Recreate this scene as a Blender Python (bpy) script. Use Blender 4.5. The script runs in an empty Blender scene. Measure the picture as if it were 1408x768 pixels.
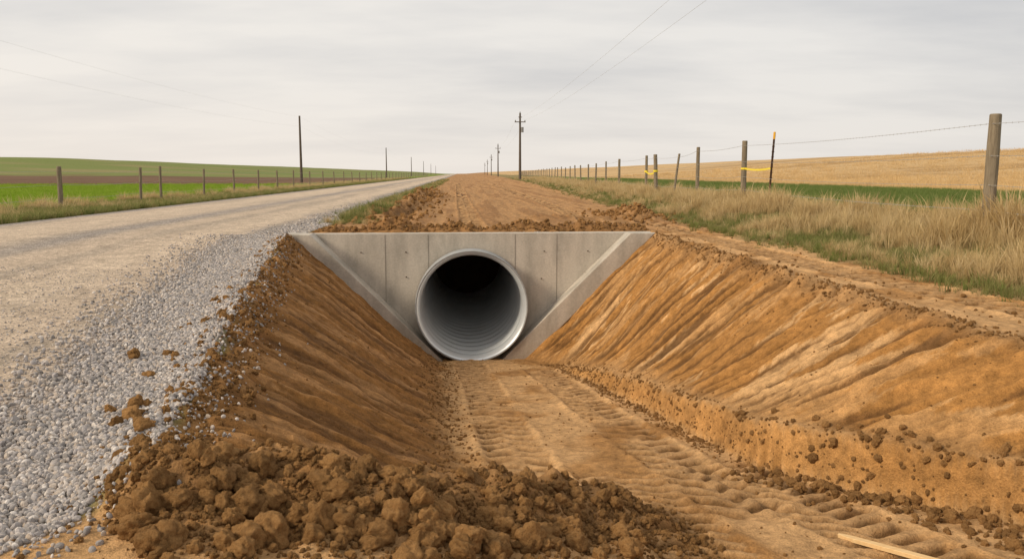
import bpy, bmesh, math, random
import numpy as np
from mathutils import Vector, noise as mn
rng=np.random.default_rng(7); random.seed(7)
CH=1.1
scene=bpy.context.scene
scene.view_settings.view_transform='Standard'; scene.view_settings.look='None'; scene.view_settings.exposure=0
# ---------------------------------------------------------------- noise
def gnoise(x,y,seed=0):
    x=np.asarray(x,float); y=np.asarray(y,float)
    ix=np.floor(x).astype(np.int64); iy=np.floor(y).astype(np.int64)
    fx=x-ix; fy=y-iy
    def g(jx,jy,dx,dy):
        h=((jx*374761393+jy*668265263+seed*974634777)&0xffffffff)
        h=((h^(h>>13))*1274126177)&0xffffffff
        h=h^(h>>16)
        a=h/4294967296.0*2*np.pi
        return np.cos(a)*dx+np.sin(a)*dy
    u=fx*fx*fx*(fx*(fx*6-15)+10); v=fy*fy*fy*(fy*(fy*6-15)+10)
    n00=g(ix,iy,fx,fy); n10=g(ix+1,iy,fx-1,fy); n01=g(ix,iy+1,fx,fy-1); n11=g(ix+1,iy+1,fx-1,fy-1)
    return (n00*(1-u)+n10*u)*(1-v)+(n01*(1-u)+n11*u)*v*1.0
def fbm(x,y,o=4,seed=0,g=.5):
    s=0;a=1
    for i in range(o):
        s=s+a*gnoise(x,y,seed+i*17); x=x*2.03+5.3; y=y*2.03-3.1; a*=g
    return s
def billow(x,y,o=4,seed=0):
    s=0;a=1
    for i in range(o):
        s=s+a*np.abs(gnoise(x,y,seed+i*17)); x=x*2.03+5.3; y=y*2.03-3.1; a*=.5
    return s
def S(a,b,x):
    t=np.clip((x-a)/(b-a),0,1); return t*t*(3-2*t)
def G(x,s): return np.exp(-(x/s)**2)
Yk=[0,3,4,5.3,7.2,10,12.8,14.5]
fXfr=lambda Y:np.interp(Y,Yk,[3.3,3.2,2.95,2.15,2.0,1.85,1.55,.9])
fXcr=lambda Y:np.interp(Y,Yk,[5.5,4.9,4.3,3.65,3.55,3.5,3.48,3.48])
fXcl=lambda Y:np.interp(Y,Yk,[-1.3,-1.35,-1.45,-1.65,-1.98,-2.4,-2.8,-3.0])
fXfl=lambda Y:np.interp(Y,Yk,[.6,.3,.1,-.02,-.1,-.2,-.3,-.42])
fZL=lambda Y:np.interp(Y,[0,3.5,8,14.5],[-.28,-.25,-.12,0])
fZF=lambda Y:-.8-.139*(Y-4)
fRidge=lambda X:np.interp(X,[-1.4,-.13,.96,2],[3.38,3.68,4.2,4.3])
def dirtR(Y): return 5.05+np.maximum(Y-15,0)*.033
def gravR(X,Y): return np.where(Y<14.6,np.interp(Y,[0,2.6,3.0,3.6,4.5],[-2.6,-1.85,-1.62,-1.5,-1.62])*(Y<4.5)+(fXcl(Y)-.06)*(Y>=4.5),-2.85)
def track(X,Y,ys,xs,hw,per,skew=0.):
    xc=np.interp(Y,ys,xs); d=X-xc+.04*gnoise(Y*.8,Y*0+hw*9,3)
    m=S(hw,hw-.04,np.abs(d))
    y0,y1=ys[0],ys[-1]
    pres=S(y0-.3,y0+.1,Y)*S(y1+.3,y1-.3,Y)*(.4+.6*S(-.4,-.05,gnoise(X*1.1,Y*.7,int(hw*100)+5)))
    gap=S(.012,.045,np.abs(d))
    ph=2*np.pi*(Y+skew*np.abs(d))/per+.25*gnoise(X*3,Y*3,8)+np.pi*.9*(d>0)
    w=np.tanh(3.*(np.sin(ph)+.15))*gap+.7*(1-gap)
    edge=G(np.abs(d)-hw-.03,.035)*pres
    return m*pres, w, edge
TR=[([5.0,9,13.5],[.48,.33,.16],.25,.24,.45),
    ([4.4,7,12.3],[1.66,1.5,1.25],.25,.24,-.45),
    ([2.2,3.4,5.3],[1.4,1.2,1.05],.30,.165,.5),
    ([2.4,3.4,5.6],[2.55,2.25,1.9],.28,.16,-.45),
    ([3.5,9,22],[4.75,4.3,4.25],.27,.22,.4),
    ([16,30,90],[.3,.2,.0],.25,.4,.3),
    ([16.4,30,90],[3.0,3.2,3.6],.28,.4,.3)]
def terrain(X,Y,full=False):
    X=np.asarray(X,float);Y=np.asarray(Y,float)
    near=(Y<14.65)
    wob=.10*fbm(Y*.9,Y*0+3,3,11)+.05*gnoise(X*2,Y*2,12)
    wf=S(14.4,12.5,Y)
    Xw=X+wob*wf
    zl0=fZL(Y); zf=fZF(Y); cl=fXcl(Y); fl=fXfl(Y); fr=fXfr(Y); cr=fXcr(Y)
    lh=np.interp(Y,[3,5,9,13],[.34,.34,.24,.0])+.05*gnoise(Y*1.1,Y*0+9,14)*S(13,11,Y); xl=fr+.11
    tl=np.clip((Xw-cl)/(fl-cl),0,1)
    tls=tl-0.03*np.sin(tl*np.pi*2)
    zL=zl0+(zf-zl0)*tls
    rid=fRidge(X)
    ws=1-S(0,.6,Y-rid+.12*gnoise(X*3,Y*3,21))
    P=zl0+(zf-zl0)*S(-1.2,1.3,X)
    zl=zL*(1-ws)+np.maximum(P,zL)*ws
    t2=np.clip((Xw-fr)/(.11),0,1); t1=np.clip((Xw-xl)/(cr-xl),0,1)
    addR=lh*S(0,1,t2)+(0-zf-lh)*(t1-.025*np.sin(2*np.pi*t1))
    zn=zl+addR
    bench=.2*S(5.2,7.2,X)
    farb=-.1*S(-9.7,-11.2,X)
    hillL=8.4*S(-30,-200,X)*S(170,390,Y)
    hillR=5.6*S(18,115,X)*S(35,160,Y)
    roll=.5*fbm(X*.01,Y*.01,2,31)*S(60,200,np.abs(X)+Y*.3)
    z=np.where(near,zn,0)+bench+farb+hillL+hillR+roll
    crown=.07*S(-3.1,-5.5,X)*S(-10,-8.2,X); z=z+crown
    onL=near*np.clip(tl*(1-tl)*8,0,1)*(1-ws); onR=near*np.clip(t1*(1-t1)*8,0,1)
    scarp=near*np.clip(t2*(1-t2)*6,0,1)*S(13,11.5,Y)
    crL=near*G(X-cl-.04,.22)*S(3.0,3.6,Y)*S(14.5,14.1,Y)
    crR=near*G(Xw-cr,.17)
    toeL=near*G(Xw-fl+.02,.15)*(1-ws); toeR=near*G(Xw-xl+.02,.09)*S(14.2,13,Y)
    heapm=near*np.where(Y>rid,G(Y-rid,.26),G(Y-rid,.58))*S(-1.75,-1.2,X-.7*np.maximum(3.4-Y,0))*S(1.45,.7,X)
    behind=G(Y-15.5,.55)*S(-2.9,-2.2,X)*S(4,3,X)*(Y>14.7)
    pileL=G(X+1.6,.65)*S(17.5,20,Y)*S(60,40,Y)
    pileR=G(X-4.5,.5)*G(Y-20.5,1.6)
    pileM=.6*G(Y-(20.3-.35*X),.6)*S(1.,2,X)*S(4.6,4,X)
    crumb=np.clip(crL+crR*.7+toeL*.6+toeR*.45+heapm*1.3+behind*1.1+pileL*S(-.3,.2,gnoise(X*.8,Y*.25,5))*1.2+pileR+pileM,0,1.4)
    bl=billow(X*3.2,Y*3.2,5,41)
    z=z+.08*crL*(.6+1.2*fbm(X*2,Y*2,2,43))+.05*crR*(.7+fbm(X*2,Y*2,2,44))
    z=z+heapm*(.10+.24*fbm(X*1.9,Y*1.9,2,47)+.0)
    z=z+behind*(.10+.18*fbm(X*1.2,Y*1.2,2,51))+pileL*np.maximum(.16+.5*fbm(X*1.1,Y*.35,3,53),0)+pileR*(.2+.12*bl)+pileM*.12
    micro=crumb*.15*(bl-.35)*np.clip(Y/6,.6,1.3)
    Ys=Y+.22*X*np.sign(X)+.1*gnoise(X*1.2,Y*.6,60)
    st=fbm(X*.45,Ys*4.2,4,61,.6); st2=fbm(X*.35+7,Ys*13,2,65)
    ob=np.clip(onL+onR,0,1)*(1-.6*np.clip(crumb,0,1))
    micro=micro+ob*(.055*st+.025*st2+.022*fbm(X*4,Y*4,4,67))
    soil=S(0,.12,X-gravR(X,Y)+.12*fbm(X*2,Y*2,3,71))*S(.35,-.35,X-dirtR(Y)+.5*fbm(X*.8,Y*.5,3,72))
    floorm=near*(1-np.clip(onL+onR,0,1))
    micro=micro+soil*.020*fbm(X*5,Y*5,4,75)*np.where(near,1,1.4)
    micro=micro+.006*fbm(X*9,Y*9,3,77)*(1-soil)*S(40,20,Y)
    Xr=X+.5*gnoise(X*.15,Y*.05,78)
    rut=S(14.9,17,Y)*soil*(fbm(Xr*1.5,Y*.07,4,79)+.35*fbm(X*1.2,Y*.6,3,80))
    micro=micro+.06*rut
    tm=0;tw=0
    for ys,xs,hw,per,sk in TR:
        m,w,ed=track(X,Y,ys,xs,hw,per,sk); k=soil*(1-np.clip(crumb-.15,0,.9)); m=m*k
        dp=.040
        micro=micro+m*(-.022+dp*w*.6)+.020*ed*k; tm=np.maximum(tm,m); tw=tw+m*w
    field=(1-soil)*(X>dirtR(Y))+(1.0*(X<-10.6))
    micro=micro+field*.05*fbm(X*.7,Y*.7,3,81)
    z=z+micro
    if not full: return z
    return dict(z=z,soil=soil,ob=ob,onL=onL,onR=onR,st=st,st2=st2,crumb=crumb,tm=tm,tw=tw,micro=micro,near=near,ws=ws,floor=floorm,rut=rut,behind=behind,heap=heapm,scarp=scarp)
# ---------------------------------------------------------------- terrain grid
def build_coords():
    xs=[-4.2]
    while xs[-1]<5.6: xs.append(xs[-1]+.028)
    s=.03
    while xs[-1]<2600: s*=1.055; xs.append(xs[-1]+s)
    s=.03; l=[]; x=-4.2
    while x>-2600: s*=1.055; x-=s; l.append(x)
    xs=np.array(l[::-1]+xs)
    ys=[-4.0]
    while ys[-1]<2.0: ys.append(ys[-1]+.15)
    while ys[-1]<14.5: ys.append(ys[-1]+max(.014,.0040*ys[-1]))
    while ys[-1]>14.5: ys.pop()
    ys+= [14.55,14.75]
    while ys[-1]<3200: ys.append(ys[-1]+.0095*ys[-1])
    return xs,np.array(ys)
xs,ys=build_coords()
NX,NY=len(xs),len(ys)
XX,YY=np.meshgrid(xs,ys)
T=terrain(XX,YY,True)
def mix(a,b,t): return a*(1-t[...,None])+np.array(b)*t[...,None]
def colors(X,Y,T):
    C=np.zeros(X.shape+(3,)); C[...]=(.30,.20,.10)
    n1=fbm(X*.6,Y*.6,4,101); n2=fbm(X*3,Y*3,4,103); nb=fbm(X*.05,Y*.05,3,105)
    verge=np.array((.30,.215,.10))
    C[...]=verge
    C=mix(C,(.16,.165,.045),S(-.2,.25,n1+.05)*.6)
    fx=6.5+.06*Y+.8
    C=mix(C,(.12,.16,.04),S(0,.6,X-fx+.5*n1))
    C=mix(C,(.19,.215,.065),S(0,.6,X-fx+.5*n1)*S(-.1,.3,fbm(X*.15,Y*.05,3,106))*.8)
    straw=S(-.8,.8,X-25-1.2*n1-.01*Y)
    C=mix(C,(.55,.37,.18),straw); C=mix(C,(.40,.255,.12),straw*S(-.05,.3,fbm(X*.02,Y*.08,4,107)))
    C=mix(C,(.62,.44,.23),straw*S(.05,.3,fbm(X*.015,Y*.10,4,108))*.7)
    L=S(-10.4,-11,X)
    Lc=np.zeros_like(C); Lc[...]=(.19,.18,.06)
    Lc=mix(Lc,(.21,.30,.025),S(-13,-14.2,X+.6*n1)); Lc=mix(Lc,(.16,.23,.025),S(-13,-14.5,X)*S(-.1,.3,fbm(X*.05,Y*.2,3,109))*.8)
    br=S(82,88,Y+8*nb)*S(-16,-20,X)
    Lc=mix(Lc,(.14,.082,.048),br); Lc=mix(Lc,(.20,.12,.07),br*S(-.1,.3,fbm(X*.03,Y*.3,3,110)))
    gh=S(225,245,Y+15*nb)*S(-16,-20,X); Lc=mix(Lc,(.18,.21,.06),gh); Lc=mix(Lc,(.25,.22,.09),gh*S(.0,.3,fbm(X*.01,Y*.02,3,111)))
    C=C*(1-L[...,None])+Lc*L[...,None]
    cs=((X<-1.2)&(X>-3.4))*1.0; C=mix(C,(.15,.155,.05),cs*.8)
    gr=S(.08,-.08,X-gravR(X,Y)-.16*n2-.1*n1)*S(-10.5,-10.0,X+.3*n1)
    loose=S(-1.15,-.55,X-gravR(X,Y)+.35*n1)
    loose=np.maximum(loose,.7*G(X+6.3,.35)*S(8,14,Y)); loose=np.maximum(loose,S(-9.0,-9.8,X+.3*n1))
    lane=np.zeros_like(C); lane[...]=(.60,.475,.355)
    lane=mix(lane,(.48,.39,.30),S(-.15,.25,fbm(X*1.5,Y*.12,3,113)))
    lane=mix(lane,(.68,.54,.40),(G(X+4.4,.45)+G(X+7.8,.7))*.8)
    lane=mix(lane,(.40,.365,.345),loose*.85)
    lane=lane*(1+.14*n2)[...,None]
    C=C*(1-gr[...,None])+lane*gr[...,None]
    D=np.zeros_like(C); D[...]=(.39,.205,.075)
    D=mix(D,(.31,.155,.053),S(-.2,.3,n1)*.8)
    D=mix(D,(.54,.32,.145),T['floor']*S(-.25,.2,fbm(X*1.2,Y*.8,3,115)+.15))
    D=mix(D,(.45,.255,.115),S(14.9,16,Y)*.8)
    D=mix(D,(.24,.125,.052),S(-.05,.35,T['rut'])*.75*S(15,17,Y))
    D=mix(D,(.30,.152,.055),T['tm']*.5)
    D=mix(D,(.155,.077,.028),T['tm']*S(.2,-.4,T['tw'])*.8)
    D=mix(D,(.53,.32,.15),T['tm']*S(.2,.8,T['tw'])*.55)  # painted shading on the treads: grooves dark, raised lugs light
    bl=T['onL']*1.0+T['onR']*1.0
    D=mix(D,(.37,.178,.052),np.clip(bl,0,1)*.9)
    D=mix(D,(.20,.095,.031),T['onL']*.75)  # shade of the left bank put into its colour
    pt=fbm(X*.6+3,(Y+.22*X*np.sign(X))*2.6,5,117,.6)
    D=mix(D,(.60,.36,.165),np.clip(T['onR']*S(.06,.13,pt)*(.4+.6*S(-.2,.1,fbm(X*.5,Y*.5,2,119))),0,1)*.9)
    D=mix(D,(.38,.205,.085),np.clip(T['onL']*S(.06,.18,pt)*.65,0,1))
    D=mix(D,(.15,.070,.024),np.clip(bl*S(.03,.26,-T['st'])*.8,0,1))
    D=mix(D,(.24,.12,.043),np.clip(T['crumb'],0,1)*.7)
    D=mix(D,(.46,.225,.065),T['scarp']*.65)
    D=mix(D,(.22,.11,.042),S(-.1,.1,T['behind']-.25)*.5)
    D=D*(np.clip(1+5.5*T['micro'],.64,1.3))[...,None]*(1+.14*n2)[...,None]  # hollows darkened and high spots lightened as painted cavity shading
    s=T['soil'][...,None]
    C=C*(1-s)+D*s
    return np.clip(C,.005,.9),gr*(1-T['soil']),gr*loose*(1-T['soil'])
C,GR,LO=colors(XX,YY,T)
idx=np.arange(NX*NY).reshape(NY,NX)
quads=np.stack([idx[:-1,:-1],idx[:-1,1:],idx[1:,1:],idx[1:,:-1]],-1)
xc=(XX[:-1,:-1]+XX[1:,1:])/2; yc=(YY[:-1,:-1]+YY[1:,1:])/2
j0=int(np.argmin(abs(ys-14.55)))
hole=np.zeros(xc.shape,bool); hole[j0,:]=(xc[j0]>-2.95)&(xc[j0]<3.42)
ZZ=T['z']
def grid_mesh(name,fmask,mat):
    q=quads[fmask]; used,inv=np.unique(q.ravel(),return_inverse=True)
    co=np.stack([XX.ravel()[used],YY.ravel()[used],ZZ.ravel()[used]],-1)
    me=bpy.data.meshes.new(name)
    me.vertices.add(len(co)); me.vertices.foreach_set('co',co.ravel())
    n=len(q); me.loops.add(n*4); me.loops.foreach_set('vertex_index',inv.astype(np.int32))
    me.polygons.add(n); me.polygons.foreach_set('loop_start',np.arange(0,n*4,4,dtype=np.int32))
    me.update(calc_edges=True); me.shade_smooth()
    a=me.attributes.new('col','FLOAT_COLOR','POINT')
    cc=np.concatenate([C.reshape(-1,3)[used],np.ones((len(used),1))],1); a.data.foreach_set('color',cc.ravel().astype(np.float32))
    for nm,arr in (('gravel',GR),('loose',LO),('soil',T['soil'])):
        a=me.attributes.new(nm,'FLOAT','POINT'); a.data.foreach_set('value',np.ascontiguousarray(arr.ravel()[used],dtype=np.float32))
    ob=bpy.data.objects.new(name,me); scene.collection.objects.link(ob); me.materials.append(mat); return ob
# ---------------------------------------------------------------- materials
def newmat(name):
    m=bpy.data.materials.new(name); m.use_nodes=True; nt=m.node_tree
    b=nt.nodes['Principled BSDF']; b.inputs['Roughness'].default_value=.9; b.inputs['Specular IOR Level'].default_value=.2
    return m,nt,b
def N(nt,t,**k):
    n=nt.nodes.new(t)
    for a,v in k.items(): setattr(n,a,v)
    return n
def noise_n(nt,vec,scale,detail=4,rough=.55):
    n=N(nt,'ShaderNodeTexNoise'); n.inputs['Scale'].default_value=scale; n.inputs['Detail'].default_value=detail; n.inputs['Roughness'].default_value=rough
    if vec is not None: nt.links.new(vec,n.inputs['Vector'])
    return n.outputs['Fac']
def ramp(nt,f,a,b,c,d):
    n=N(nt,'ShaderNodeMapRange'); nt.links.new(f,n.inputs[0])
    for i,v in enumerate((a,b,c,d)): n.inputs[i+1].default_value=v
    return n.outputs[0]
def math_n(nt,op,a,b):
    n=N(nt,'ShaderNodeMath',operation=op)
    for i,v in enumerate((a,b)):
        if isinstance(v,(int,float)): n.inputs[i].default_value=v
        else: nt.links.new(v,n.inputs[i])
    return n.outputs[0]
def scale_col(nt,col,f):
    n=N(nt,'ShaderNodeVectorMath',operation='SCALE'); nt.links.new(col,n.inputs[0]); nt.links.new(f,n.inputs['Scale']); return n.outputs[0]
def mixc(nt,f,a,b):
    n=N(nt,'ShaderNodeMix',data_type='RGBA')
    if isinstance(f,(int,float)): n.inputs[0].default_value=f
    else: nt.links.new(f,n.inputs[0])
    for i,v in ((6,a),(7,b)):
        if isinstance(v,tuple): n.inputs[i].default_value=v+(1,)
        else: nt.links.new(v,n.inputs[i])
    return n.outputs[2]
def bump(nt,h,strength,dist,b):
    n=N(nt,'ShaderNodeBump'); n.inputs['Strength'].default_value=strength; n.inputs['Distance'].default_value=dist
    nt.links.new(h,n.inputs['Height']); nt.links.new(n.outputs[0],b.inputs['Normal'])
def mat_earth():
    m,nt,b=newmat('earth_and_gravel')
    geo=N(nt,'ShaderNodeNewGeometry'); P=geo.outputs['Position']
    col=N(nt,'ShaderNodeAttribute',attribute_name='col').outputs['Color']
    gv=N(nt,'ShaderNodeAttribute',attribute_name='gravel').outputs['Fac']
    lo=N(nt,'ShaderNodeAttribute',attribute_name='loose').outputs['Fac']
    n1=noise_n(nt,P,14,7,.68); n2=noise_n(nt,P,90,3,.6); n3=noise_n(nt,P,2.5,4,.6)
    f=math_n(nt,'MULTIPLY',ramp(nt,n1,.3,.7,.64,1.34),ramp(nt,n2,.25,.75,.75,1.25))
    f=math_n(nt,'MULTIPLY',f,ramp(nt,n3,.3,.7,.86,1.14))
    c1=scale_col(nt,col,f)
    vo=N(nt,'ShaderNodeTexVoronoi'); vo.inputs['Scale'].default_value=46; nt.links.new(P,vo.inputs['Vector'])
    sep=N(nt,'ShaderNodeSeparateColor'); nt.links.new(vo.outputs['Color'],sep.inputs[0])
    stone=math_n(nt,'MULTIPLY',ramp(nt,sep.outputs[0],0,1,.6,1.45),ramp(nt,vo.outputs['Distance'],.1,.75,1.1,.55))
    amt=math_n(nt,'MULTIPLY',gv,ramp(nt,lo,0,1,.4,1.0))
    fs=math_n(nt,'ADD',math_n(nt,'MULTIPLY',math_n(nt,'SUBTRACT',stone,1.0),amt),1.0)
    c2=scale_col(nt,c1,fs)
    nt.links.new(c2,b.inputs['Base Color'])
    h=math_n(nt,'ADD',math_n(nt,'MULTIPLY',n1,.9),math_n(nt,'MULTIPLY',n2,.4))
    hv=math_n(nt,'MULTIPLY',math_n(nt,'MULTIPLY',math_n(nt,'SUBTRACT',1.0,vo.outputs['Distance']),amt),.7)
    bump(nt,math_n(nt,'ADD',h,hv),.85,.035,b)
    b.inputs['Specular IOR Level'].default_value=.1
    return m
EARTH=mat_earth()
def mat_clod(name,c1,c2,sc=30,bd=.01):
    m,nt,b=newmat(name); tc=N(nt,'ShaderNodeTexCoord'); oi=N(nt,'ShaderNodeObjectInfo')
    n1=noise_n(nt,tc.outputs['Object'],sc/10,6,.65); 
    c=mixc(nt,ramp(nt,n1,.3,.7,0,1),c1,c2); c=scale_col(nt,c,ramp(nt,oi.outputs['Random'],0,1,.78,1.25))
    nt.links.new(c,b.inputs['Base Color']); bump(nt,noise_n(nt,tc.outputs['Object'],sc/6,6,.7),.7,bd*8,b); b.inputs['Specular IOR Level'].default_value=.1
    return m
CLOD=mat_clod('clod_soil',(.25,.128,.045),(.42,.23,.088))
def mat_stone():
    m,nt,b=newmat('crushed_stone'); oi=N(nt,'ShaderNodeObjectInfo'); tc=N(nt,'ShaderNodeTexCoord')
    r=N(nt,'ShaderNodeValToRGB'); nt.links.new(oi.outputs['Random'],r.inputs[0]); e=r.color_ramp
    e.elements[0].color=(.25,.23,.215,1); e.elements[1].color=(.66,.61,.565,1)
    x=e.elements.new(.35); x.color=(.36,.33,.31,1); x=e.elements.new(.6); x.color=(.45,.41,.39,1); x=e.elements.new(.75); x.color=(.46,.375,.295,1)
    c=scale_col(nt,r.outputs[0],ramp(nt,noise_n(nt,tc.outputs['Object'],2.5,3),.3,.7,.8,1.15))
    nt.links.new(c,b.inputs['Base Color']); b.inputs['Roughness'].default_value=.85; b.inputs['Specular IOR Level'].default_value=.1
    return m
STONE=mat_stone()
def mat_grass(name,cols):
    m,nt,b=newmat(name); oi=N(nt,'ShaderNodeObjectInfo')
    r=N(nt,'ShaderNodeValToRGB'); nt.links.new(oi.outputs['Random'],r.inputs[0])
    r.color_ramp.elements[0].color=cols[0]+(1,); r.color_ramp.elements[1].color=cols[-1]+(1,)
    for i,c in enumerate(cols[1:-1]): e=r.color_ramp.elements.new((i+1)/(len(cols)-1)); e.color=c+(1,)
    at=N(nt,'ShaderNodeAttribute',attribute_name='h').outputs['Fac']
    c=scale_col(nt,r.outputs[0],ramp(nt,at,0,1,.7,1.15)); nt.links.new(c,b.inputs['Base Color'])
    tr=N(nt,'ShaderNodeBsdfTranslucent'); nt.links.new(c,tr.inputs[0]); mx=N(nt,'ShaderNodeMixShader'); mx.inputs[0].default_value=.35
    nt.links.new(b.outputs[0],mx.inputs[1]); nt.links.new(tr.outputs[0],mx.inputs[2]); nt.links.new(mx.outputs[0],nt.nodes['Material Output'].inputs[0])
    return m
DRY=mat_grass('dry_grass_blades',[(.54,.39,.18),(.66,.50,.26),(.46,.32,.14),(.74,.58,.33)])
STRAW=mat_grass('stubble_blades',[(.66,.46,.22),(.74,.53,.27),(.60,.41,.19)])
GREEN=mat_grass('green_grass_blades',[(.15,.18,.045),(.21,.23,.065),(.34,.29,.12),(.17,.21,.05),(.40,.32,.15)])
CROP=mat_grass('crop_blades',[(.13,.18,.045),(.17,.22,.055),(.21,.25,.08)])
CROPL=mat_grass('bright_crop_blades',[(.23,.34,.03),(.27,.38,.035),(.31,.39,.06)])
def mat_concrete():
    m,nt,b=newmat('cast_concrete'); P=N(nt,'ShaderNodeNewGeometry').outputs['Position']
    mp=N(nt,'ShaderNodeMapping'); mp.inputs['Scale'].default_value=(1.6,1.6,.45); nt.links.new(P,mp.inputs[0])
    n1=noise_n(nt,mp.outputs[0],1.6,6,.6); n2=noise_n(nt,P,30,6,.6); n3=noise_n(nt,P,4,5,.6)
    c=mixc(nt,ramp(nt,n1,.38,.64,0,1),(.54,.48,.40),(.365,.33,.275))
    c=mixc(nt,ramp(nt,n3,.55,.75,0,.5),c,(.58,.53,.455))
    c=scale_col(nt,c,ramp(nt,n2,.3,.7,.88,1.1))
    sp=N(nt,'ShaderNodeSeparateXYZ'); nt.links.new(P,sp.inputs[0])
    c=mixc(nt,math_n(nt,'MULTIPLY',ramp(nt,math_n(nt,'ADD',sp.outputs[2],n3),-1.9,-1.0,.7,0),n1),c,(.3,.19,.1))
    nt.links.new(c,b.inputs['Base Color']); bump(nt,n2,.25,.01,b); b.inputs['Roughness'].default_value=.85
    return m
CONC=mat_concrete()
def mat_simple(name,c1,c2,scale=8,rough=.8,metal=0,stretch=None,bd=.004):
    m,nt,b=newmat(name); P=N(nt,'ShaderNodeTexCoord').outputs['Object']
    if stretch: mp=N(nt,'ShaderNodeMapping'); mp.inputs['Scale'].default_value=stretch; nt.links.new(P,mp.inputs[0]); P=mp.outputs[0]
    n=noise_n(nt,P,scale,6,.65); nt.links.new(mixc(nt,ramp(nt,n,.3,.7,0,1),c1,c2),b.inputs['Base Color'])
    b.inputs['Roughness'].default_value=rough; b.inputs['Metallic'].default_value=metal; bump(nt,n,.5,bd,b); return m
GALV=mat_simple('galvanised_steel',(.74,.78,.80),(.84,.87,.885),3,.36,.55,bd=.002)
GALVR=mat_simple('galvanised_rim',(.27,.28,.28),(.40,.40,.39),6,.75,.1,bd=.002)
WOOD=mat_simple('weathered_wood',(.15,.115,.075),(.30,.245,.17),6,.9,stretch=(6,6,.6),bd=.01)
POLEW=mat_simple('pole_wood',(.09,.07,.055),(.15,.12,.09),4,.9,stretch=(4,4,.4))
PINE=mat_simple('fresh_pine',(.66,.42,.19),(.76,.53,.27),5,.7,stretch=(1,8,8))
WIRE=mat_simple('fence_wire',(.35,.33,.3),(.45,.43,.4),8,.5,.3)
RUST=mat_simple('rusty_steel',(.06,.035,.022),(.10,.05,.03),10,.8)
YEL=mat_simple('yellow_ribbon',(.80,.62,.04),(.85,.66,.06),4,.5); ORG=mat_simple('orange_paint',(.80,.42,.04),(.85,.5,.06),4,.5)
DARK=mat_simple('recess_shade',(.05,.03,.018),(.09,.055,.03),4,.95)  # near-black tone standing in for shade in tie holes and pipe end
CABLE=mat_simple('cable',(.45,.45,.45),(.5,.5,.5),4,.6)
CER=mat_simple('insulator',(.2,.2,.2),(.3,.3,.3),4,.4)
# ---------------------------------------------------------------- terrain objects
cl=fXcl(yc);cr=fXcr(yc)
m_d=(yc<14.65)&(yc>2)&(xc>cl-.25)&(xc<cr+.25)&~hole
m_dr=(yc>14.65)&(yc<900)&(xc>-1.75)&(xc<dirtR(yc))&~hole
m_g=(xc>-10.1)&(xc<np.where(yc<14.65,cl-.25,-2.85))&(yc<1500)&~m_d&~m_dr
m_o=~(m_d|m_dr|m_g|hole)
grid_mesh('drainage_ditch',m_d,EARTH); grid_mesh('dirt_road',m_dr,EARTH); grid_mesh('gravel_road',m_g,EARTH); grid_mesh('ground',m_o,EARTH)
# ---------------------------------------------------------------- scatter tools
def proto_coll(name,objs):
    c=bpy.data.collections.new(name)
    for o in objs: c.objects.link(o)
    return c
def scatter(name,coll,P,R,Sc):
    n=len(P); me=bpy.data.meshes.new(name); me.vertices.add(n); me.vertices.foreach_set('co',np.asarray(P,np.float32).ravel())
    a=me.attributes.new('rot','FLOAT_VECTOR','POINT'); a.data.foreach_set('vector',np.asarray(R,np.float32).ravel())
    a=me.attributes.new('scl','FLOAT_VECTOR','POINT'); a.data.foreach_set('vector',np.asarray(Sc,np.float32).ravel())
    a=me.attributes.new('pid','INT','POINT'); a.data.foreach_set('value',rng.integers(0,len(coll.objects),n).astype(np.int32))
    ob=bpy.data.objects.new(name,me); scene.collection.objects.link(ob)
    ng=bpy.data.node_groups.new(name+'_instancer','GeometryNodeTree')
    ng.interface.new_socket('Geometry',in_out='INPUT',socket_type='NodeSocketGeometry'); ng.interface.new_socket('Geometry',in_out='OUTPUT',socket_type='NodeSocketGeometry')
    gi=ng.nodes.new('NodeGroupInput'); go=ng.nodes.new('NodeGroupOutput'); ip=ng.nodes.new('GeometryNodeInstanceOnPoints'); ci=ng.nodes.new('GeometryNodeCollectionInfo')
    ci.inputs['Collection'].default_value=coll; ci.inputs['Separate Children'].default_value=True; ci.inputs['Reset Children'].default_value=True
    def at(nm,t): x=ng.nodes.new('GeometryNodeInputNamedAttribute'); x.data_type=t; x.inputs['Name'].default_value=nm; return x.outputs['Attribute']
    e=ng.nodes.new('FunctionNodeEulerToRotation'); ng.links.new(at('rot','FLOAT_VECTOR'),e.inputs[0])
    ng.links.new(gi.outputs[0],ip.inputs['Points']); ng.links.new(ci.outputs[0],ip.inputs['Instance']); ip.inputs['Pick Instance'].default_value=True
    ng.links.new(at('pid','INT'),ip.inputs['Instance Index']); ng.links.new(e.outputs[0],ip.inputs['Rotation']); ng.links.new(at('scl','FLOAT_VECTOR'),ip.inputs['Scale'])
    ng.links.new(ip.outputs[0],go.inputs[0])
    md=ob.modifiers.new('scatter','NODES'); md.node_group=ng
    return ob
def rock(name,sub,mat,amp,flat,seed,freq=1.2,smooth=True):
    bm=bmesh.new(); bmesh.ops.create_icosphere(bm,subdivisions=sub,radius=1)
    off=Vector((seed*7.3,seed*3.1,seed*1.7))
    rs=random.Random(seed); planes=[(Vector((rs.gauss(0,1),rs.gauss(0,1),rs.gauss(0,1))).normalized(),rs.uniform(.6,.95)) for _ in range(6)]
    for v in bm.verts:
        p=v.co.copy(); 
        for nrm,d in planes:
            k=p.dot(nrm)
            if k>d: p-=nrm*(k-d)*.7
        p*=1+amp*mn.fractal(p*freq+off,.9,2.1,6); v.co=Vector((p.x,p.y,p.z*flat))
    me=bpy.data.meshes.new(name); bm.to_mesh(me); bm.free()
    if smooth: me.shade_smooth()
    me.materials.append(mat); return bpy.data.objects.new(name,me)
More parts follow.
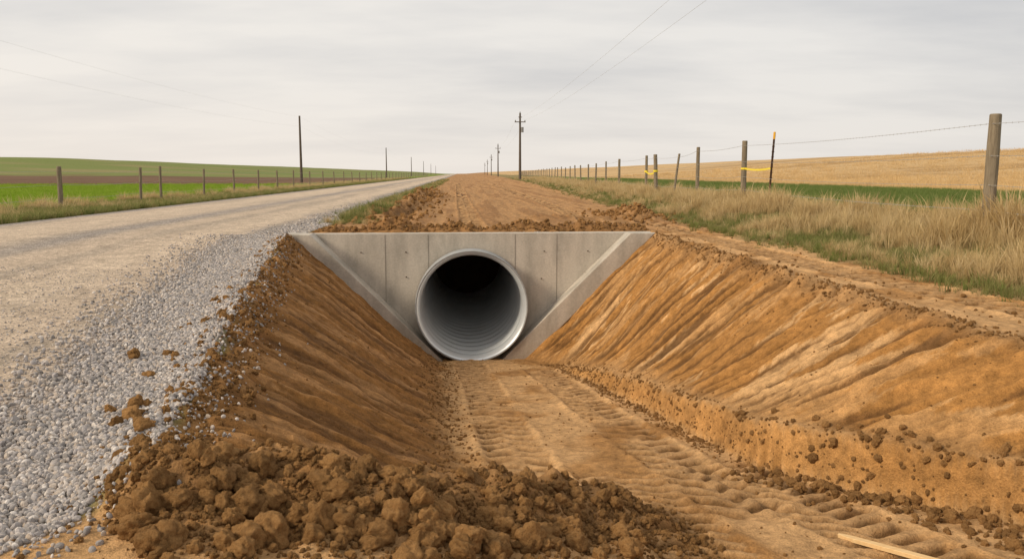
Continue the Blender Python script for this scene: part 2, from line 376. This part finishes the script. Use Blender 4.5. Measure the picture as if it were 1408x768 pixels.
CL=proto_coll('clod_shapes',[rock('clod_%d'%i,4,CLOD,.36,.82,i+1,1.8) for i in range(8)])
ST=proto_coll('stone_shapes',[rock('stone_%d'%i,2,STONE,.15,.65,i+40,1.0,False) for i in range(8)])
def place(x,y,r,coll,name,sink=.25,flat=None,zadd=None):
    z=terrain(x,y); P=np.stack([x,y,z+r*(.6-sink*2)],-1)
    n=len(x); R=rng.uniform(0,6.28,(n,3)); 
    if flat: R[:,:2]*=flat
    s=r[:,None]*rng.uniform(.75,1.25,(n,3)); return scatter(name,coll,P,R,s)
def plaw(n,a,b,k=2.2):
    u=rng.random(n); return (a**(1-k)+u*(b**(1-k)-a**(1-k)))**(1/(1-k))
X=[];Y=[];R=[]
def add(x,y,r): X.append(x);Y.append(y);R.append(r)
def heapcut(x,y): return (x>-1.6+.75*np.maximum(3.4-y,0)+.1*gnoise(y*5,x*5,9))
n=5600; x=rng.uniform(-1.6,1.3,n); y=fRidge(x)+rng.normal(-.30,.28,n); k=heapcut(x,y); add(x[k],y[k],plaw(k.sum(),.005,.027,2.7))
n=200; x=rng.uniform(-1.4,.9,n); y=fRidge(x)+rng.normal(-.40,.24,n); k=heapcut(x,y); add(x[k],y[k],plaw(k.sum(),.026,.065,2.2))
n=44; x=rng.uniform(-1.25,.4,n); y=fRidge(x)+rng.normal(-.5,.2,n); k=heapcut(x,y); add(x[k],y[k],plaw(k.sum(),.045,.078,2.2))
n=3800; y=rng.uniform(3.3,14.1,n)**1; x=fXcl(y)+rng.normal(.03,.14,n); add(x,y,plaw(n,.006,.036,2.8))
n=1200; y=rng.uniform(4.4,14,n); x=fXfl(y)+rng.normal(-.05,.14,n); add(x,y,plaw(n,.006,.022,3.0))
n=2000; y=rng.uniform(3.,13.0,n); x=fXfr(y)+rng.normal(.0,.09,n); add(x,y,plaw(n,.006,.024,3.0))
n=450; y=rng.uniform(3.,5.3,n); x=fXfr(y)+rng.normal(-.1,.18,n); add(x,y,plaw(n,.012,.042,2.8))
n=1400; y=rng.uniform(3.,14.3,n); x=fXcr(y)+rng.normal(.0,.09,n); add(x,y,plaw(n,.006,.024,3.0))
n=900; y=rng.uniform(2.5,14,n); x=rng.uniform(-.4,3,n); k=(x>fXfl(y))&(x<fXfr(y)); add(x[k],y[k],plaw(k.sum(),.004,.015,3))
n=600; y=rng.uniform(4.5,14,n); t=rng.uniform(0,1,n); x=np.where(rng.random(n)<.5,fXcl(y)+t*(fXfl(y)-fXcl(y)),fXcr(y)+t*(fXfr(y)-fXcr(y))); add(x,y,plaw(n,.004,.011,3))
n=1300; x=rng.uniform(-2.7,3.6,n); y=14.95+np.abs(rng.normal(.4,.45,n)); add(x,y,plaw(n,.012,.045,2.6))
n=1100; x=rng.normal(-1.65,.5,n); y=rng.uniform(18,45,n); add(x,y,plaw(n,.02,.09,2.4))
n=400; x=rng.normal(4.4,.5,n); y=rng.normal(20.5,1.2,n); add(x,y,plaw(n,.02,.07,2.4))
n=600; x=rng.uniform(3.6,6,n); y=rng.uniform(5,20,n); add(x,y,plaw(n,.006,.022,2.8))
n=600; x=rng.uniform(-2.0,.5,n); y=rng.uniform(2.2,3.5,n); add(x,y,plaw(n,.004,.018,2.8))
n=60; y=rng.uniform(3.6,8,n); x=fXcl(y)-np.abs(rng.normal(.1,.16,n)); add(x,y,plaw(n,.015,.045,2.4))
add(np.array([-2.27,-1.83,-1.78,-1.5,-2.0,-1.72,-1.62]),np.array([5.66,4.55,4.35,3.75,5.2,4.8,4.1]),np.array([.06,.06,.055,.05,.035,.03,.045]))
add(np.array([-1.05,-.72,-.78,-.48,-.95]),np.array([3.5,2.98,3.25,3.1,3.15]),np.array([.08,.08,.065,.06,.055]))
X=np.concatenate(X);Y=np.concatenate(Y);R=np.concatenate(R)
k=~((Y>14.0)&(Y<14.9)&(X>-3)&(X<3.5)); X,Y,R=X[k],Y[k],R[k]
place(X,Y,R,CL,'soil_clods',.12)
# gravel
def gravel_pts():
    XS=[];YS=[];RS=[]
    for (n,w,r0,r1,y0,y1) in ((56000,'loose',.007,.0185,1.9,14.5),(8000,'lane',.004,.009,2.2,10),(7000,'loosefar',.012,.022,14.5,40),(2600,'spill',.005,.015,2,14)):
        if w=='loose':
            y=y0+(y1-y0)*rng.random(n)**1.35; o=np.abs(rng.normal(0,.50,n)); o=np.where(y<4.5,o*1.5,o); x=gravR(0,y)+.06-o
        elif w=='lane':
            y=y0+(y1-y0)*rng.random(n)**1.3; x=rng.uniform(-.68,-.25,n)*y-.3; x=np.minimum(x,gravR(0,y)-.6)
        elif w=='loosefar':
            y=y0+(y1-y0)*rng.random(n)**1.6; x=-2.8-np.abs(rng.normal(0,.35,n))
        else:
            y=y0+(y1-y0)*rng.random(n)**1.5; x=gravR(0,y)+np.abs(rng.normal(0,.16,n))
        XS.append(x);YS.append(y);RS.append(rng.uniform(r0,r1,n)*rng.choice([.8,1,1.15],n))
    return np.concatenate(XS),np.concatenate(YS),np.concatenate(RS)
gx,gy,gr_=gravel_pts()
place(gx,gy,gr_,ST,'gravel',.1,.3)
# ---------------------------------------------------------------- grass
def tuft(name,nb,h,spread,width,lean,mat,seed):
    rs=random.Random(seed); V=[];F=[];H=[]
    for i in range(nb):
        a=rs.uniform(0,6.28); r=spread*rs.random()**.7; bx,by=r*math.cos(a),r*math.sin(a)
        a2=a+rs.gauss(0,.8); L=h*rs.uniform(.45,1.1); ln=lean*rs.uniform(.2,1.3); w=width*rs.uniform(.7,1.3)
        px,py=-math.sin(a2+rs.uniform(-1,1)),math.cos(a2+rs.uniform(-1,1)); base=len(V)
        for j,t in enumerate((0,.4,.75,1)):
            o=ln*L*t*t; z=L*(t-.25*ln*t*t*t); ww=w*(1,.85,.5,.0)[j]/2
            cx,cy=bx+math.cos(a2)*o,by+math.sin(a2)*o
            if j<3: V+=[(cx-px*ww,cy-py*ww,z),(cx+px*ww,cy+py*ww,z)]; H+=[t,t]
            else: V.append((cx,cy,z)); H.append(1)
        F+=[(base,base+1,base+3,base+2),(base+2,base+3,base+5,base+4),(base+4,base+5,base+6)]
    me=bpy.data.meshes.new(name); me.from_pydata(V,[],F); a=me.attributes.new('h','FLOAT','POINT'); a.data.foreach_set('value',H); me.materials.append(mat)
    return bpy.data.objects.new(name,me)
TD=proto_coll('dry_tufts',[tuft('dry_tuft_%d'%i,34,1,.22,.022,.55,DRY,i) for i in range(5)])
TG=proto_coll('green_tufts',[tuft('green_tuft_%d'%i,26,1,.4,.035,.7,GREEN,i+10) for i in range(5)])
TC=proto_coll('crop_tufts',[tuft('crop_tuft_%d'%i,22,1,.7,.05,.5,CROP,i+20) for i in range(4)])
TL=proto_coll('bright_tufts',[tuft('bright_tuft_%d'%i,22,1,.9,.06,.5,CROPL,i+30) for i in range(4)])
TS=proto_coll('stubble_tufts',[tuft('stubble_tuft_%d'%i,20,1,1.2,.04,.3,STRAW,i+50) for i in range(4)])
def gscatter(name,coll,x,y,h,wf=1.):
    z=terrain(x,y)-.01; n=len(x); R=np.zeros((n,3)); R[:,2]=rng.uniform(0,6.28,n); R[:,:2]=rng.normal(0,.08,(n,2))
    s=np.stack([h*wf,h*wf,h],-1); return scatter(name,coll,np.stack([x,y,z],-1),R,s)
def persp_y(n,y0,y1,k=1.):
    u=rng.random(n); return y0*(y1/y0)**(u**k)
n=16000; y=persp_y(n,5,160); u=rng.random(n); x=dirtR(y)+.0+u*(6.5+.06*y+.8-dirtR(y)); d=fbm(x*.9,y*.45,4,201)
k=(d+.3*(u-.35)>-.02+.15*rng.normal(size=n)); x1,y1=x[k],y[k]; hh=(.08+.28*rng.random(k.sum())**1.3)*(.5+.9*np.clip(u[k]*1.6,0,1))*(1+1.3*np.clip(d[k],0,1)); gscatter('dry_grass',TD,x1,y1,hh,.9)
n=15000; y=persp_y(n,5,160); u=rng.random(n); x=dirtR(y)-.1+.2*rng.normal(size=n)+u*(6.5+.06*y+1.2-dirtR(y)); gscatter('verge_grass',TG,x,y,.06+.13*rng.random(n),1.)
n=9000; y=persp_y(n,13,200); u=rng.random(n); x=-10.4-u*3.2; k=fbm(x*.6,y*.3,3,205)>-.05; gscatter('dry_grass',TD,x[k],y[k],(.15+.28*rng.random(k.sum()))*(.5+u[k]),1.)
n=10000; y=persp_y(n,13,200); u=rng.random(n); x=-10.2-u*3.4; gscatter('verge_grass',TG,x,y,(.12+.22*rng.random(n)),1.1)
n=2600; y=persp_y(n,17.5,150); x=rng.uniform(-2.9,-1.9,n)+.2*rng.normal(size=n); gscatter('weeds',TG,x,y,.08+.16*rng.random(n)*(.5+S(-.2,.3,fbm(x,y*.3,2,207))),1.2)
n=500; y=persp_y(n,17.5,150); x=rng.uniform(-3,-1.9,n); gscatter('dry_weeds',TD,x,y,.12+.14*rng.random(n))
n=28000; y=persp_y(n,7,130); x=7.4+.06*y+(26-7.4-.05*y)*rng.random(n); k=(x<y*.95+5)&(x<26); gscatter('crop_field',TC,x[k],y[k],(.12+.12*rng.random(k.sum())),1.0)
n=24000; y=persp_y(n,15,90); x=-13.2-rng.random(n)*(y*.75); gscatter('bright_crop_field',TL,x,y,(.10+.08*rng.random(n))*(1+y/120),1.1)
n=9000; y=persp_y(n,26,160); x=25.5+rng.random(n)*y*.7; gscatter('stubble_field',TS,x,y,(.16+.1*rng.random(n))*(1+y/100),1.2)
# ---------------------------------------------------------------- mesh helpers
def obj(name,V,F,mat,parent=None,smooth=False):
    me=bpy.data.meshes.new(name); me.from_pydata(V,[],F); me.validate(); 
    if smooth: me.shade_smooth()
    me.materials.append(mat); o=bpy.data.objects.new(name,me); scene.collection.objects.link(o)
    if parent: o.parent=parent
    return o
def empty(name): o=bpy.data.objects.new(name,None); scene.collection.objects.link(o); return o
def tubeVF(pts,rs,seg,V,F,cap=True,jit=0):
    b0=len(V); n=len(pts)
    for i,p in enumerate(pts):
        p=Vector(p); a=Vector(pts[max(i-1,0)]); c=Vector(pts[min(i+1,n-1)]); d=(c-a).normalized()
        up=Vector((0,0,1)) if abs(d.z)<.9 else Vector((1,0,0)); s=d.cross(up).normalized(); t=s.cross(d)
        for j in range(seg):
            an=2*math.pi*j/seg; r=rs[i]*(1+jit*mn.noise(Vector((math.cos(an)*1.5,math.sin(an)*1.5,p.z*1.5+p.x+p.y))))
            V.append(tuple(p+s*math.cos(an)*r+t*math.sin(an)*r))
    for i in range(n-1):
        for j in range(seg):
            k=(j+1)%seg; F.append((b0+i*seg+j,b0+i*seg+k,b0+(i+1)*seg+k,b0+(i+1)*seg+j))
    if cap:
        F.append(tuple(b0+j for j in range(seg))[::-1]); F.append(tuple(b0+(n-1)*seg+j for j in range(seg)))
def boxVF(c,s,V,F,rz=0):
    b=len(V)
    for dz in (-1,1):
        for dx,dy in ((-1,-1),(1,-1),(1,1),(-1,1)):
            x,y=dx*s[0]/2,dy*s[1]/2; V.append((c[0]+x*math.cos(rz)-y*math.sin(rz),c[1]+x*math.sin(rz)+y*math.cos(rz),c[2]+dz*s[2]/2))
    F+=[tuple(b+i for i in f) for f in ((3,2,1,0),(4,5,6,7),(0,1,5,4),(1,2,6,5),(2,3,7,6),(3,0,4,7))]
def tz(x,y): return float(terrain(np.array([x]),np.array([y]))[0])
# ---------------------------------------------------------------- culvert
cul=empty('culvert_headwall')
PX,PZ,PR=.22,-1.235,1.0
bm=bmesh.new()
outer=[(-2.97,.03),(3.45,.03),(3.40,-.02),(.93,-2.33),(.93,-2.6),(-.45,-2.6),(-.45,-2.33),(-2.93,-.02)]
ov=[bm.verts.new((x,14.5,z)) for x,z in outer]; oe=[bm.edges.new((ov[i],ov[(i+1)%len(ov)])) for i in range(len(ov))]
nseg=96; iv=[bm.verts.new((PX+.985*math.cos(2*math.pi*i/nseg),14.5,PZ+.985*math.sin(2*math.pi*i/nseg))) for i in range(nseg)]
ie=[bm.edges.new((iv[i],iv[(i+1)%nseg])) for i in range(nseg)]
bmesh.ops.triangle_fill(bm,use_beauty=True,edges=oe+ie)
r=bmesh.ops.extrude_face_region(bm,geom=bm.faces[:]); bmesh.ops.translate(bm,vec=(0,.3,0),verts=[g for g in r['geom'] if isinstance(g,bmesh.types.BMVert)])
bmesh.ops.recalc_face_normals(bm,faces=bm.faces[:])
me=bpy.data.meshes.new('wall'); bm.to_mesh(me); bm.free(); me.materials.append(CONC)
w=bpy.data.objects.new('wall',me); scene.collection.objects.link(w); w.parent=cul
def prism(name,poly,y0,y1,bev=.015):
    V=[(x,y0,z) for x,z in poly]+[(x,y1,z) for x,z in poly]; n=len(poly)
    F=[tuple(range(n)),tuple(range(2*n-1,n-1,-1))]+[(i,i+n,(i+1)%n+n,(i+1)%n) for i in range(n)]
    o=obj(name,V,F,CONC,cul); bm=bmesh.new(); bm.from_mesh(o.data); bmesh.ops.recalc_face_normals(bm,faces=bm.faces[:])
    bm.to_mesh(o.data); bm.free(); md=o.modifiers.new('bev','BEVEL'); md.width=bev; md.segments=2; return o
prism('wing_left',[(-3.02,.055),(-2.57,.055),(-.17,-2.35),(-.17,-2.5),(-.5,-2.5)],14.08,14.497)
prism('wing_right',[(3.50,.055),(3.05,.055),(.62,-2.35),(.62,-2.5),(.95,-2.5)],14.08,14.497)
V=[];F=[]
for hx,hz in ((-1.75,-.30),(-.95,-.3),(-.95,-.75),(1.55,-.3),(2.35,-.3),(1.5,-.8)):
    tubeVF([(hx,14.482,hz),(hx,14.496,hz)],[.011,.011],12,V,F)
obj('tie_holes',V,F,DARK,cul)  # dark discs on the wall face, painted shade of the holes
V=[];F=[]
for hx,z0 in ((-1.32,-1.28),(1.78,-1.2),(-.55,-.70),(1.02,-.72)): boxVF((hx,14.4985,(z0+.02)/2),(.009,.006,abs(z0)),V,F)
obj('form_joints',V,F,mat_simple('joint_shadow',(.22,.195,.16),(.28,.25,.21)),cul)
# pipe
pipe=empty('corrugated_metal_pipe')
prof=[(1.0,14.47),(1.0,14.03),(.994,14.016),(.978,14.016),(.97,14.04)]
V=[];F=[]; seg=144
def revolve(prof,V,F,hel=0):
    for i,(r_,y_) in enumerate(prof):
        for j in range(seg):
            a=2*math.pi*j/seg; V.append((PX+r_*math.cos(a),y_,PZ+r_*math.sin(a)))
    for i in range(len(prof)-1):
        for j in range(seg): k=(j+1)%seg; F.append((i*seg+j,i*seg+k,(i+1)*seg+k,(i+1)*seg+j))
revolve(prof,V,F); obj('end_collar',V,F,GALVR,pipe,True)
per=.36; prof=[]; i=0
while True:
    yy=14.05+i*per/14
    if yy>22: break
    ph=(i%14)/14; prof.append((.975-.075*math.sin(math.pi*ph)**.8,yy)); i+=1
V=[];F=[]; revolve(prof,V,F); obj('barrel',V,F,GALV,pipe,False)
V=[];F=[]
for i in range(24):
    a=2*math.pi*i/24; tubeVF([(PX+.986*math.cos(a),14.02,PZ+.986*math.sin(a)),(PX+.986*math.cos(a),14.006,PZ+.986*math.sin(a))],[.008,.006],8,V,F)
obj('rim_rivets',V,F,GALVR,pipe)
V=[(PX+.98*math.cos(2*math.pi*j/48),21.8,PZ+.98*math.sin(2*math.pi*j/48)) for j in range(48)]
obj('end_plug',V,[tuple(range(48))],DARK,pipe)  # added dark disc, stands in for the unlit depth of the pipe
# ---------------------------------------------------------------- fences
def fence(name,posts,wires,wr=.0026):
    e=empty(name); V=[];F=[]
    tops=[]
    for (x,y,h,r,lx,ly) in posts:
        z=tz(x,y); tops.append((x,y,z,h,lx,ly)); n=9
        pts=[(x+lx*h*t,y+ly*h*t,z-.15+(h+.15)*t) for t in [i/n for i in range(n+1)]]
        rs=[r*(1.06-.12*i/n) for i in range(n+1)]; pts.append((pts[-1][0],pts[-1][1],pts[-1][2]+.012)); rs.append(r*.8)
        tubeVF(pts,rs,12,V,F,jit=.12)
    obj('posts',V,F,WOOD,e,False)
    V=[];F=[]
    for fr in wires:
        for a,b in zip(tops[:-1],tops[1:]):
            pa=(a[0]+a[4]*a[3]*fr-.06,a[1],a[2]+a[3]*fr); pb=(b[0]+b[4]*b[3]*fr-.06,b[1],b[2]+b[3]*fr); pts=[]
            for i in range(7):
                t=i/6; pts.append((pa[0]+(pb[0]-pa[0])*t,pa[1]+(pb[1]-pa[1])*t,pa[2]+(pb[2]-pa[2])*t-.05*4*t*(1-t)))
            rad=wr*(1+max(a[1],0)/60)
            tubeVF(pts,[rad]*7,5,V,F,False)
            L=abs(b[1]-a[1])
            if a[1]<30:
                for q in np.arange(.1,L,.13):
                    t=q/L; p=(pa[0]+(pb[0]-pa[0])*t,pa[1]+(pb[1]-pa[1])*t,pa[2]+(pb[2]-pa[2])*t-.2*t*(1-t))
                    boxVF(p,(.003,.003,.024),V,F)
    obj('wires',V,F,WIRE,e)
    return e
fX=lambda y:6.5+.06*y
rp=[(fX(1.0)+.0,1.0,1.65,.075,0,0),(7.12,10.4,1.68,.078,0,0)]
def online(u):
    a=(u-704)/1105; k=(a*.9978+.0663)/(.9978-a*.0663); return 6.5/(k-.06)
for u,h,r,l in ((1020,1.62,.075,0),(957,1.65,.065,0),(924,1.55,.045,.13),(901,1.6,.085,-.04),(887,1.6,.065,0),(850,1.6,.07,0),(832,1.55,.055,0),(818,1.5,.06,.02),(808,1.5,.06,0),(798,1.5,.06,-.03)):
    y=online(u); rp.append((fX(y),y,h+.12,r,l,0))
y=rp[-1][1]
while y<420: y+=5.5+rng.uniform(-.6,.6)+y*.01; rp.append((fX(y),y,1.65+rng.uniform(-.12,.12),.06,rng.normal(0,.02),0))
fence('barbed_wire_fence',rp,(.93,.68,.45,.25))
lp=[(-12.6,y,1.45+rng.uniform(-.08,.08),.075 if y in(26.5,) else .055,rng.normal(0,.02),0) for y in [8,17,26.5,33,35.2,41,46.5,52,57.5,63]]
y=63
while y<330: y+=6+y*.012; lp.append((-12.6,y,1.4,.055,rng.normal(0,.02),0))
fence('barbed_wire_fence',lp,(.9,.6,.3))
mp=empty('marker_post'); y=online(1052)-.3; x=fX(y)-.05; z=tz(x,y); V=[];F=[]
hh=1.85
def slab(w,d,t0,t1,V,F):
    b=len(V)
    for t in (t0,t1):
        for dx,dy in ((-w,-d),(w,-d),(w,d),(-w,d)): V.append((x+dx/2+.05*hh*t,y+dy/2,z-.1+(hh+.1)*t))
    F+=[tuple(b+i for i in f) for f in ((3,2,1,0),(4,5,6,7),(0,1,5,4),(1,2,6,5),(2,3,7,6),(3,0,4,7))]
slab(.05,.008,0,.93,V,F); slab(.008,.045,0,.929,V,F)
for i in range(12): slab(.062,.02,.12+i*.065,.13+i*.065,V,F)
obj('shaft',V,F,RUST,mp); V=[];F=[]; slab(.055,.012,.931,1.02,V,F); slab(.012,.048,.931,1.019,V,F); obj('painted_tip',V,F,ORG,mp)
def ribbon(name,p,q,w=.05,sag=.04):
    V=[];F=[]
    for i in range(15):
        t=i/14; c=Vector(p).lerp(Vector(q),t); c.z-=sag*4*t*(1-t); tw=.5*math.sin(t*5)
        V+=[(c.x,c.y+w/2*math.sin(tw),c.z-w/2*math.cos(tw)),(c.x,c.y-w/2*math.sin(tw),c.z+w/2*math.cos(tw))]
    F=[(2*i,2*i+1,2*i+3,2*i+2) for i in range(14)]; return obj(name,V,F,YEL)
y1=online(1020); x1=fX(y1); z1=tz(x1,y1)
def ring(e,x,y,z,r,w):
    V=[];F=[]; tubeVF([(x,y,z-w/2),(x,y,z+w/2)],[r,r],14,V,F,False); o=obj('ribbon_wrap',V,F,YEL,e)
rb=ribbon('flagging_ribbon',(x1,y1-.085,z1+1.0),(x+.06,y-.03,z+1.02)); ring(rb,x1,y1,z1+1.0,.085,.05)
ya=online(901); yb=online(887)
rb=ribbon('flagging_ribbon',(fX(yb)-.05,yb-.1,tz(fX(yb),yb)+1.0),(fX(ya)-.05,ya-.1,tz(fX(ya),ya)+1.02),.07,.12); ring(rb,fX(yb),yb,tz(fX(yb),yb)+1.0,.085,.09); ring(rb,fX(ya)-.04,ya,tz(fX(ya),ya)+1.02,.105,.08)
# ---------------------------------------------------------------- poles and lines
def pole(x,y,h,arm=True,r=.15):
    z=tz(x,y); V=[];F=[]; n=8
    tubeVF([(x,y,z-.3+(h+.3)*i/n) for i in range(n+1)],[r*(1.15-.45*i/n) for i in range(n+1)],12,V,F)
    o=obj('utility_pole',V,F,POLEW)
    if arm:
        V=[];F=[]; boxVF((x,y-.16,z+h-1.2),(1.5,.1,.12),V,F); boxVF((x,y-.16,z+h-.55),(.5,.08,.1),V,F)
        obj('crossarm',V,F,POLEW,o); V=[];F=[]
        for dx,dz in ((-.65,-1.14),(.65,-1.14),(0,0)): tubeVF([(x+dx,y-.16*(dx!=0),z+h+dz),(x+dx,y-.16*(dx!=0),z+h+dz+.12),(x+dx,y-.16*(dx!=0),z+h+dz+.2)],[.05,.08,.04],8,V,F)
        tubeVF([(x+.3,y-.15,z+h-2.6),(x+.3,y-.15,z+h-1.9)],[.18,.18],12,V,F)
        obj('insulators',V,F,CER,o)
    return z+h
RPo=[(7.6,-28,9),(8.55,112,9.1),(11.6,236,9.3),(15,368,9.3),(18,500,9.3),(21,640,9.3)]
LPo=[(-21.3,-25,8.9),(-21.3,112,8.9),(-21.6,247,8.9),(-22,385,8.9),(-22,520,8.9),(-22,660,8.9),(-22,800,8.9)]
def line(Ps,offs,arm,rad):
    tops=[pole(x,y,h,arm,.17) for x,y,h in Ps]; V=[];F=[]
    for dx,dz in offs:
        for i in range(len(Ps)-1):
            a,b=Ps[i],Ps[i+1]; pts=[]
            for k in range(33):
                t=k/32; pts.append((a[0]+dx+(b[0]-a[0])*t,a[1]+(b[1]-a[1])*t,(tops[i]+dz)*(1-t)+(tops[i+1]+dz)*t-1.3*4*t*(1-t)))
            tubeVF(pts,[rad]*len(pts),5,V,F,False)
    obj('power_line',V,F,CABLE)
line(RPo,((-.65,-.95),(.65,-.95)),True,.0045)
line(LPo,((0,-.1),(0,-1.4)),False,.003)
# ---------------------------------------------------------------- wooden stake
V=[];F=[]; a=Vector((1.98,3.86,0)); b=Vector((2.30,3.10,0)); a.z=tz(a.x,a.y)+.045; b.z=tz(b.x,b.y)+.05
d=(b-a).normalized(); s=Vector((d.y,-d.x,0)).normalized()*.021; u_=s.cross(d).normalized()*.011
if u_.z<0: u_=-u_
for p,k in ((a-d*.02,.35),(a+d*.05,1),(b,1)):
    for q in (-s*k-u_,s*k-u_,s*k+u_,-s*k+u_): V.append(tuple(p+q))
F=[(0,1,2,3),(8,11,10,9)]
for i in (0,4):
    for j in range(4): k=(j+1)%4; F.append((i+j,i+4+j,i+4+k,i+k))
o=obj('wooden_stake',V,F,PINE); bm=bmesh.new(); bm.from_mesh(o.data); bmesh.ops.recalc_face_normals(bm,faces=bm.faces[:]); bm.to_mesh(o.data); bm.free()
md=o.modifiers.new('bev','BEVEL'); md.width=.002
# ---------------------------------------------------------------- world and light
wd=bpy.data.worlds.new('World'); scene.world=wd; wd.use_nodes=True; nt=wd.node_tree; bg=nt.nodes['Background']
sky=N(nt,'ShaderNodeTexSky'); sky.sky_type='NISHITA'; sky.sun_disc=False
SAZ=math.radians(-112); SEL=math.radians(31)
sky.sun_elevation=SEL; sky.sun_rotation=SAZ; sky.dust_density=3
tc=N(nt,'ShaderNodeTexCoord'); sep=N(nt,'ShaderNodeSeparateXYZ'); nt.links.new(tc.outputs['Generated'],sep.inputs[0])
zz=math_n(nt,'ADD',math_n(nt,'MAXIMUM',sep.outputs[2],0.0),.12)
cx=math_n(nt,'DIVIDE',sep.outputs[0],zz); cy=math_n(nt,'DIVIDE',sep.outputs[1],zz)
cb=N(nt,'ShaderNodeCombineXYZ'); nt.links.new(cx,cb.inputs[0]); nt.links.new(cy,cb.inputs[1])
mpn=N(nt,'ShaderNodeMapping'); mpn.inputs['Scale'].default_value=(.36,.62,1); mpn.inputs['Rotation'].default_value=(0,0,.45); mpn.inputs['Location'].default_value=(1.3,.4,0); nt.links.new(cb.outputs[0],mpn.inputs[0])
c1=noise_n(nt,mpn.outputs[0],1.0,6,.55)
warm=ramp(nt,sep.outputs[0],-.6,.6,1,0)
lightc=mixc(nt,warm,(.87,.845,.81),(.97,.92,.855))
darkc=mixc(nt,warm,(.62,.62,.63),(.77,.75,.73))
cloud=mixc(nt,ramp(nt,c1,.42,.64,0,1),lightc,darkc)
hz=ramp(nt,sep.outputs[2],0,.20,1,0); hz=math_n(nt,'MULTIPLY',hz,hz)
hcol=mixc(nt,warm,(.90,.845,.785),(1.0,.90,.80))
cloud=mixc(nt,math_n(nt,'MULTIPLY',hz,.85),cloud,hcol)
skys=N(nt,'ShaderNodeVectorMath',operation='SCALE'); nt.links.new(sky.outputs[0],skys.inputs[0]); skys.inputs['Scale'].default_value=.1
fin=mixc(nt,.94,skys.outputs[0],cloud)
nt.links.new(fin,bg.inputs['Color']); bg.inputs['Strength'].default_value=.96
sl=bpy.data.lights.new('sun','SUN'); sl.energy=2.7; sl.angle=math.radians(12); sl.color=(1,.86,.67)
so=bpy.data.objects.new('sun',sl); scene.collection.objects.link(so)
dv=Vector((math.sin(SAZ)*math.cos(SEL),math.cos(SAZ)*math.cos(SEL),math.sin(SEL)))
so.rotation_euler=dv.to_track_quat('Z','Y').to_euler()
cam=bpy.data.cameras.new('camera'); co=bpy.data.objects.new('camera',cam); scene.collection.objects.link(co); scene.camera=co
cam.lens=28.25; cam.sensor_width=36; cam.clip_end=6000; cam.clip_start=.05
co.location=(0,0,CH); co.rotation_euler=(math.radians(90-7.5),0,math.radians(-3.8))
print('verts',NX*NY)
